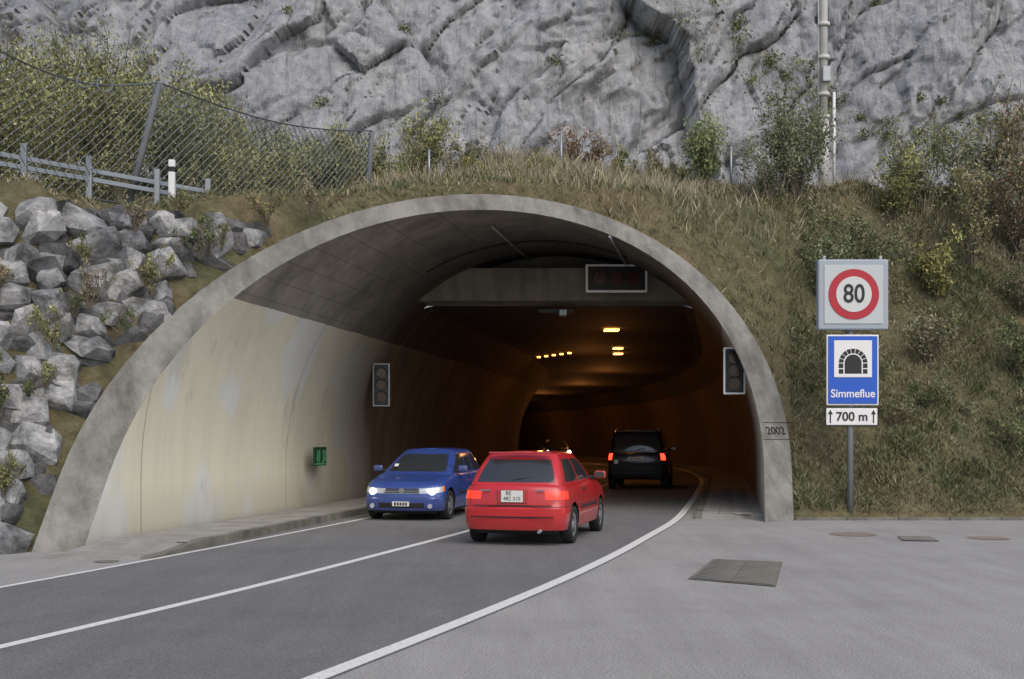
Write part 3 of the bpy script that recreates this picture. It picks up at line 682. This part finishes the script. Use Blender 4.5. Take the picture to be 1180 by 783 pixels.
def lathe(name,prof,mat,parent,loc,seg=36):
    V=[];F=[];n=len(prof)
    for k in range(seg):
        a=2*math.pi*k/seg
        for r,x in prof: V.append((x,r*math.cos(a),r*math.sin(a)))
    for k in range(seg):
        for i in range(n-1): F.append((k*n+i,k*n+i+1,((k+1)%seg)*n+i+1,((k+1)%seg)*n+i))
    o=mk(name,V,F,mat,parent,smooth=True); o.location=loc; return o
def wheel(parent,x,y,r,w=.18,sg_=1,style=0):
    h=w/2; s=sg_
    lathe('tyre',[(r*.62,-h*.9*s),(r*.8,-h*s),(r*.95,-h*.95*s),(r,-h*.7*s),(r,h*.7*s),(r*.95,h*.95*s),(r*.8,h*s),(r*.64,h*.88*s)],M_tyre,parent,(x,y,r))
    lathe('hubcap',[(r*.65,h*.80*s),(r*.60,h*.86*s),(r*.52,h*.60*s),(r*.2,h*.66*s),(r*.16,h*.85*s),(.001,h*.88*s)],M_alloy,parent,(x,y,r))
    for k in range(8):
        a=k*math.pi/4; box('slot',(.012,r*.12,r*.2),(x+s*h*.645,y-math.sin(a)*r*.40,r+math.cos(a)*r*.40),M_black,parent,.004,(a,0,0))
def car(name,loc,heading,P):
    e=empty(name,loc,-heading)
    L2=P['L']/2; W=P['W']/2; z0=P['z0']; top=P['top']; rw=P['rw']; paint=P['paint']
    def zf(t,cr=0): return lambda x,y: z0+(top(y)-z0)*t+cr
    lv=[dict(t=0,i=.12,r=.14,f=.16),dict(t=.05,i=.03,r=.04,f=.05),dict(t=.16,i=.012,r=.01,f=.01),dict(t=.36,i=0,r=0,f=0),dict(t=.50,i=.0,r=.0,f=.0),
        dict(t=.535,i=.006,r=.022,f=.02),dict(t=.55,i=.006,r=.03,f=.03),dict(t=.70,i=.0,r=.035,f=.04),dict(t=.875,i=.02,r=.055,f=.075),dict(t=.95,i=.04,r=.075,f=.11),dict(t=1.0,i=.08,r=.11,f=.17)]
    levels=[dict(hw=W-.12,yr=-L2+.14,yf=L2-.16,rr=.15,rf=.2,z=zf(0),xs=0)]
    for q in lv: levels.append(dict(hw=W-q['i'],yr=-L2+q['r'],yf=L2-q['f'],rr=P.get('rr',.16),rf=P.get('rf',.22),z=zf(q['t']),bow=P.get('bow',.09)))
    for xs_,cr in ((.7,.012),(.35,.02),(0,.024)): levels.append(dict(hw=W-.10,yr=-L2+.13,yf=L2-.2,rr=.16,rf=.22,z=zf(1,cr),xs=xs_,bow=P.get('bow',.09)))
    mats=[paint,M_trim,P['tailmat'],M_head,M_amber]
    bi=0
    if P.get('bumper'): bi=1
    def mf(j,tag,i):
        if j==1: return 1
        if j in (2,3,4,5):
            if tag=='F' and j==3 and 1<=i<=8: return 1
            if tag in ('F','B','FR','FL','RR','RL'): return bi
            return 0
        if j==6: return 1
        if j==8:
            if tag in('RR','RL') : return 2
            if tag=='B' and (i<P['tl'] or i>9-P['tl']): return 2
            if tag in('FR','FL'): return 4 if i<1 else 3
            if tag=='F' and (i<2 or i>7): return 3
            if tag=='F': return 1
            if tag in 'RL' and i==0: return 2
        if j==9 and P.get('tall_tail'):
            if tag in('RR','RL'): return 2
        return 0
    b=stack('body',levels,mats,mf,e)
    bmc=bmesh.new()
    for yy_ in (P['ya'],P['yf']):
        for sx_ in (-1,1):
            M=Matrix.Translation((sx_*(W-.02),yy_,rw+.01))@Matrix.Rotation(math.pi/2,4,'Y')
            bmesh.ops.create_cone(bmc,cap_ends=True,segments=32,radius1=rw+.055,radius2=rw+.055,depth=.52,matrix=M)
    mc=bpy.data.meshes.new('cut'); bmc.to_mesh(mc); bmc.free(); mc.materials.append(M_black); co=bpy.data.objects.new('cut',mc); COL.objects.link(co); co.parent=e
    bpy.context.view_layer.update()
    mod=b.modifiers.new('c','BOOLEAN'); mod.operation='DIFFERENCE'; mod.object=co; mod.solver='EXACT'
    try: mod.material_mode='TRANSFER'
    except Exception: pass
    bpy.context.view_layer.update(); me=bpy.data.meshes.new_from_object(b.evaluated_get(bpy.context.evaluated_depsgraph_get()))
    b.modifiers.clear(); 
    if len(me.polygons)>100: b.data=me
    bpy.data.objects.remove(co)
    g_=P['gh']; zb,zt=g_['zb'],g_['zt']; gl=[]
    ts=[0,.14,.3,.5,.7,.87,1.0]
    for t in ts:
        wv=g_['wb']+(g_['wt']-g_['wb'])*t+.025*math.sin(math.pi*t); 
        gl.append(dict(hw=wv,yr=g_['rb']+(g_['rt']-g_['rb'])*t-.03*math.sin(math.pi*t),yf=g_['fb']+(g_['ft']-g_['fb'])*t+.03*math.sin(math.pi*t),rr=.09,rf=.10,z=(lambda zz:(lambda x,y:zz))(zb+(zt-zb)*t),bow=.07,tp=.05))
    for ins,dz in ((.05,.028),(.14,.045)):
        gl.append(dict(hw=g_['wt']-ins,yr=g_['rt']+ins,yf=g_['ft']-ins,rr=.1,rf=.1,z=(lambda zz:(lambda x,y:zz))(zt+dz),bow=.05,tp=.05))
    for xs_ in (.5,0): gl.append(dict(hw=g_['wt']-.14,yr=g_['rt']+.14,yf=g_['ft']-.14,rr=.1,rf=.1,z=(lambda zz:(lambda x,y:zz))(zt+.05+.012*(1-xs_)),xs=xs_,bow=.05,tp=.05))
    def gf(j,tag,i):
        if 1<=j<=4:
            if tag in('B','F'): return 1
            if tag in('R','L') and i in P['glass']: return 1
        return 0
    stack('cabin',gl,[paint,M_glass],gf,e)
    for yy_ in (P['ya'],P['yf']):
        for sx_ in (-1,1): wheel(e,sx_*(W-.10),yy_,rw,P.get('tw',.18),sx_)
    my_=P['mir']
    for sx_ in (-1,1):
        box('mirror',(.20,.10,.13),(sx_*(g_['wb']+.15),my_,zb+.12),P.get('mirmat',paint),e,.04); box('mirror_glass',(.15,.01,.09),(sx_*(g_['wb']+.15),my_-.052,zb+.12),M_glass,e,.003)
        box('mirror_arm',(.12,.05,.05),(sx_*(g_['wb']+.02),my_,zb+.08),M_trim,e,.01)
        for hy_ in P['handles']: box('handle',(.03,.17,.035),(sx_*(W-.012),hy_,P['hz']),P.get('hmat',M_trim),e,.01)
        box('rub_strip',(.025,P['L']*.36,.05),(sx_*(W-.001),P.get('rsy',.0),z0+.33),M_trim,e,.01)
    r_=P['rearplate']; box('rear_plate',(r_[2],.015,r_[3]),(0,-L2+r_[0],r_[1]),M_plate,e,.004)
    f_=P['frontplate']; box('front_plate',(.34,.015,.09),(0,L2-f_[0],f_[1]),M_plate,e,.004)
    for k in range(5): box('plate_char',(.035,.004,.06),(-.11+.055*k,L2-f_[0]+.0085,f_[1]),M_black,e,0)
    if r_[3]>.13:
        for sx_,sz_,tx in ((-.05,.045,'BE'),(0,-.035,'482 310')): text('plate_text',tx,.085 if tx=='BE' else .08,(sx_,-L2+r_[0]-.009,r_[1]+sz_),M_black,e,ext=.001)
    else: text('plate_text','BE 482310',.085,(0,-L2+r_[0]-.009,r_[1]),M_black,e,ext=.001)
    tube('wiper',(0,g_['rb']-.035,zb+.10),(.26,g_['rb']-.01,zb+.15),.008,M_trim,e,5)
    for sx_ in (-.45,.1): tube('front_wiper',(sx_,g_['fb']+.03,zb+.06),(sx_+.42,g_['fb']-.03,zb+.10),.008,M_trim,e,5)
    box('underbody',(P['W']*.78,P['L']*.86,.12),(0,0,z0+.02),M_black,e,.02)
    return e
red=carpaint('paint_red',(.52,.018,.022),(.62,-.50))
def topA(zb,hood,y1,y2,zf_):
    def f(y):
        if y<y1: return zb
        t=min(1,(y-y1)/(y2-y1)); return zb+(hood-zb)*min(1,t*2)+(zf_-hood)*t**2
    return f
c1=car('car',(.46,18.42,0.004),math.atan2(.25,.968),dict(L=3.72,W=1.62,z0=.20,top=topA(.90,.90,.7,1.86,.70),rw=.285,paint=red,tailmat=M_tail,tl=1,
    ya=-1.12,yf=1.18,gh=dict(zb=.87,zt=1.335,wb=.73,wt=.56,rb=-1.74,rt=-1.30,fb=.98,ft=.12),glass=set(range(2,10))|set(range(11,20)),mir=.62,handles=[-.36],hz=.80,
    rearplate=(.012,.735,.33,.17),frontplate=(-.01,.42)))
box('rear_spoiler',(.95,.10,.03),(0,-1.37,1.372),red,c1,.012)
box('badge',(.16,.006,.025),(-.42,-1.812,.82),M_chrome,c1,0); box('badge_text',(.12,.006,.022),(.42,-1.815,.82),M_chrome,c1,0); box('hatch_lip',(1.2,.012,.012),(0,-1.836,.60),M_black,c1,0)
box('plate_recess',(.46,.02,.21),(0,-1.826,.735),red,c1,.01)
box('bumper_groove',(1.25,.01,.018),(0,-1.865,.43),M_black,c1,0)
tube('exhaust',(.42,-1.9,.22),(.42,-1.6,.24),.025,M_galv,c1,10)
blu=carpaint('paint_blue',(.035,.07,.27),(.55,-.32,-.95))
c2=car('car',(-1.74,23.5,0.004),math.pi+math.atan2(.21,.968),dict(L=3.74,W=1.65,z0=.17,top=topA(.90,.86,.55,1.87,.66),rw=.285,paint=blu,tailmat=M_tail,tl=2,
    ya=-1.2,yf=1.2,gh=dict(zb=.86,zt=1.325,wb=.745,wt=.56,rb=-1.75,rt=-1.45,fb=.98,ft=.02),glass=set(range(1,7))|set(range(8,13))|set(range(14,21)),mir=.58,handles=[-.2,-.85],hz=.80,
    rearplate=(.03,.70,.5,.11),frontplate=(-.012,.33)))
for sx_ in (-1,1): tube('head_lamp',(sx_*.60,1.775,.565),(sx_*.60,1.80,.565),.06,M_headlit,c2,20); tube('fog_lamp',(sx_*.58,1.85,.29),(sx_*.58,1.875,.29),.045,M_head,c2,16)
tube('badge',(0,1.80,.575),(0,1.835,.575),.055,M_chrome,c2,20)
for k in range(3): box('grille_bar',(.72,.012,.010),(0,1.825,.53+.03*k),M_chrome if k==2 else M_greyp,c2,0)
box('windscreen_sticker',(.08,.004,.08),(.45,.74,1.05),M_white,c2,0,(.9,0,0))
blk=carpaint('paint_black',(.012,.013,.016),(.75,-.2,-1.1))
c3=car('suv',(4.25,37.0,0.004),.19,dict(L=4.5,W=1.84,z0=.34,top=topA(1.16,1.14,1.0,2.25,.98),rw=.35,tw=.22,paint=blk,tailmat=M_taillit,tl=0,tall_tail=True,rr=.12,
    ya=-1.35,yf=1.35,gh=dict(zb=1.13,zt=1.78,wb=.85,wt=.74,rb=-2.14,rt=-1.98,fb=1.2,ft=.45),glass=set(range(1,6))|set(range(7,13))|set(range(14,21)),mir=.85,handles=[-.05,-1.0],hz=1.02,
    rearplate=(-.005,.95,.5,.12),frontplate=(-.01,.5),bumper=True))
for sx_ in (-1,1): tube('roof_rail',(sx_*.66,-1.7,1.86),(sx_*.66,.3,1.86),.02,M_galv,c3,8)
cyl('country_sticker',.07,-.62,-2.225,.86,M_white,c3,.008,24); box('rear_spoiler',(1.2,.14,.03),(0,-2.02,1.81),blk,c3,.01); box('bumper_reflector',(1.5,.02,.06),(0,-2.26,.52),M_trim,c3,.01)
c4=car('car',(2.75,70,0.004),math.pi-.02,dict(L=4.3,W=1.74,z0=.2,top=topA(.95,.93,.9,2.15,.75),rw=.31,paint=blk,tailmat=M_tail,tl=2,
    ya=-1.3,yf=1.35,gh=dict(zb=.92,zt=1.42,wb=.78,wt=.6,rb=-1.9,rt=-1.4,fb=1.1,ft=.3),glass=set(range(1,10))|set(range(11,20)),mir=.8,handles=[-.2],hz=.8,rearplate=(.03,.7,.5,.11),frontplate=(-.01,.4)))
for sx_ in (-1,1): tube('head_lamp',(sx_*.64,2.08,.74),(sx_*.64,2.12,.74),.12,M_headlit,c4,20)

# ------------------------------------------------------------------ light + camera
w=bpy.data.worlds.new('World'); S.world=w; w.use_nodes=True; nt=w.node_tree; bg=nt.nodes['Background']
sky=nt.nodes.new('ShaderNodeTexSky'); sky.sky_type='NISHITA'; sky.sun_disc=False; EL=math.radians(48); AZ=math.radians(155)
sky.sun_elevation=EL; sky.sun_rotation=AZ; sky.dust_density=3; sky.air_density=1.0; sky.ozone_density=1.0; nt.links.new(sky.outputs[0],bg.inputs[0]); bg.inputs[1].default_value=.15
sl=bpy.data.lights.new('sun','SUN'); sl.energy=1.3; sl.angle=math.radians(60); sl.color=(1,.97,.94)
so=bpy.data.objects.new('sun',sl); d=Vector((math.sin(AZ)*math.cos(EL),math.cos(AZ)*math.cos(EL),math.sin(EL))); so.rotation_mode='QUATERNION'; so.rotation_quaternion=d.to_track_quat('Z','Y'); link(so)
cam=bpy.data.cameras.new('camera'); cam.sensor_width=36; cam.lens=36*1300/1180; cam.shift_y=113.5/1180; cam.clip_end=800
co=bpy.data.objects.new('camera',cam); co.location=(0,0,1.6); co.rotation_euler=(math.pi/2,0,0); link(co); S.camera=co
S.view_settings.view_transform='Standard'; S.view_settings.look='None'; S.view_settings.exposure=0
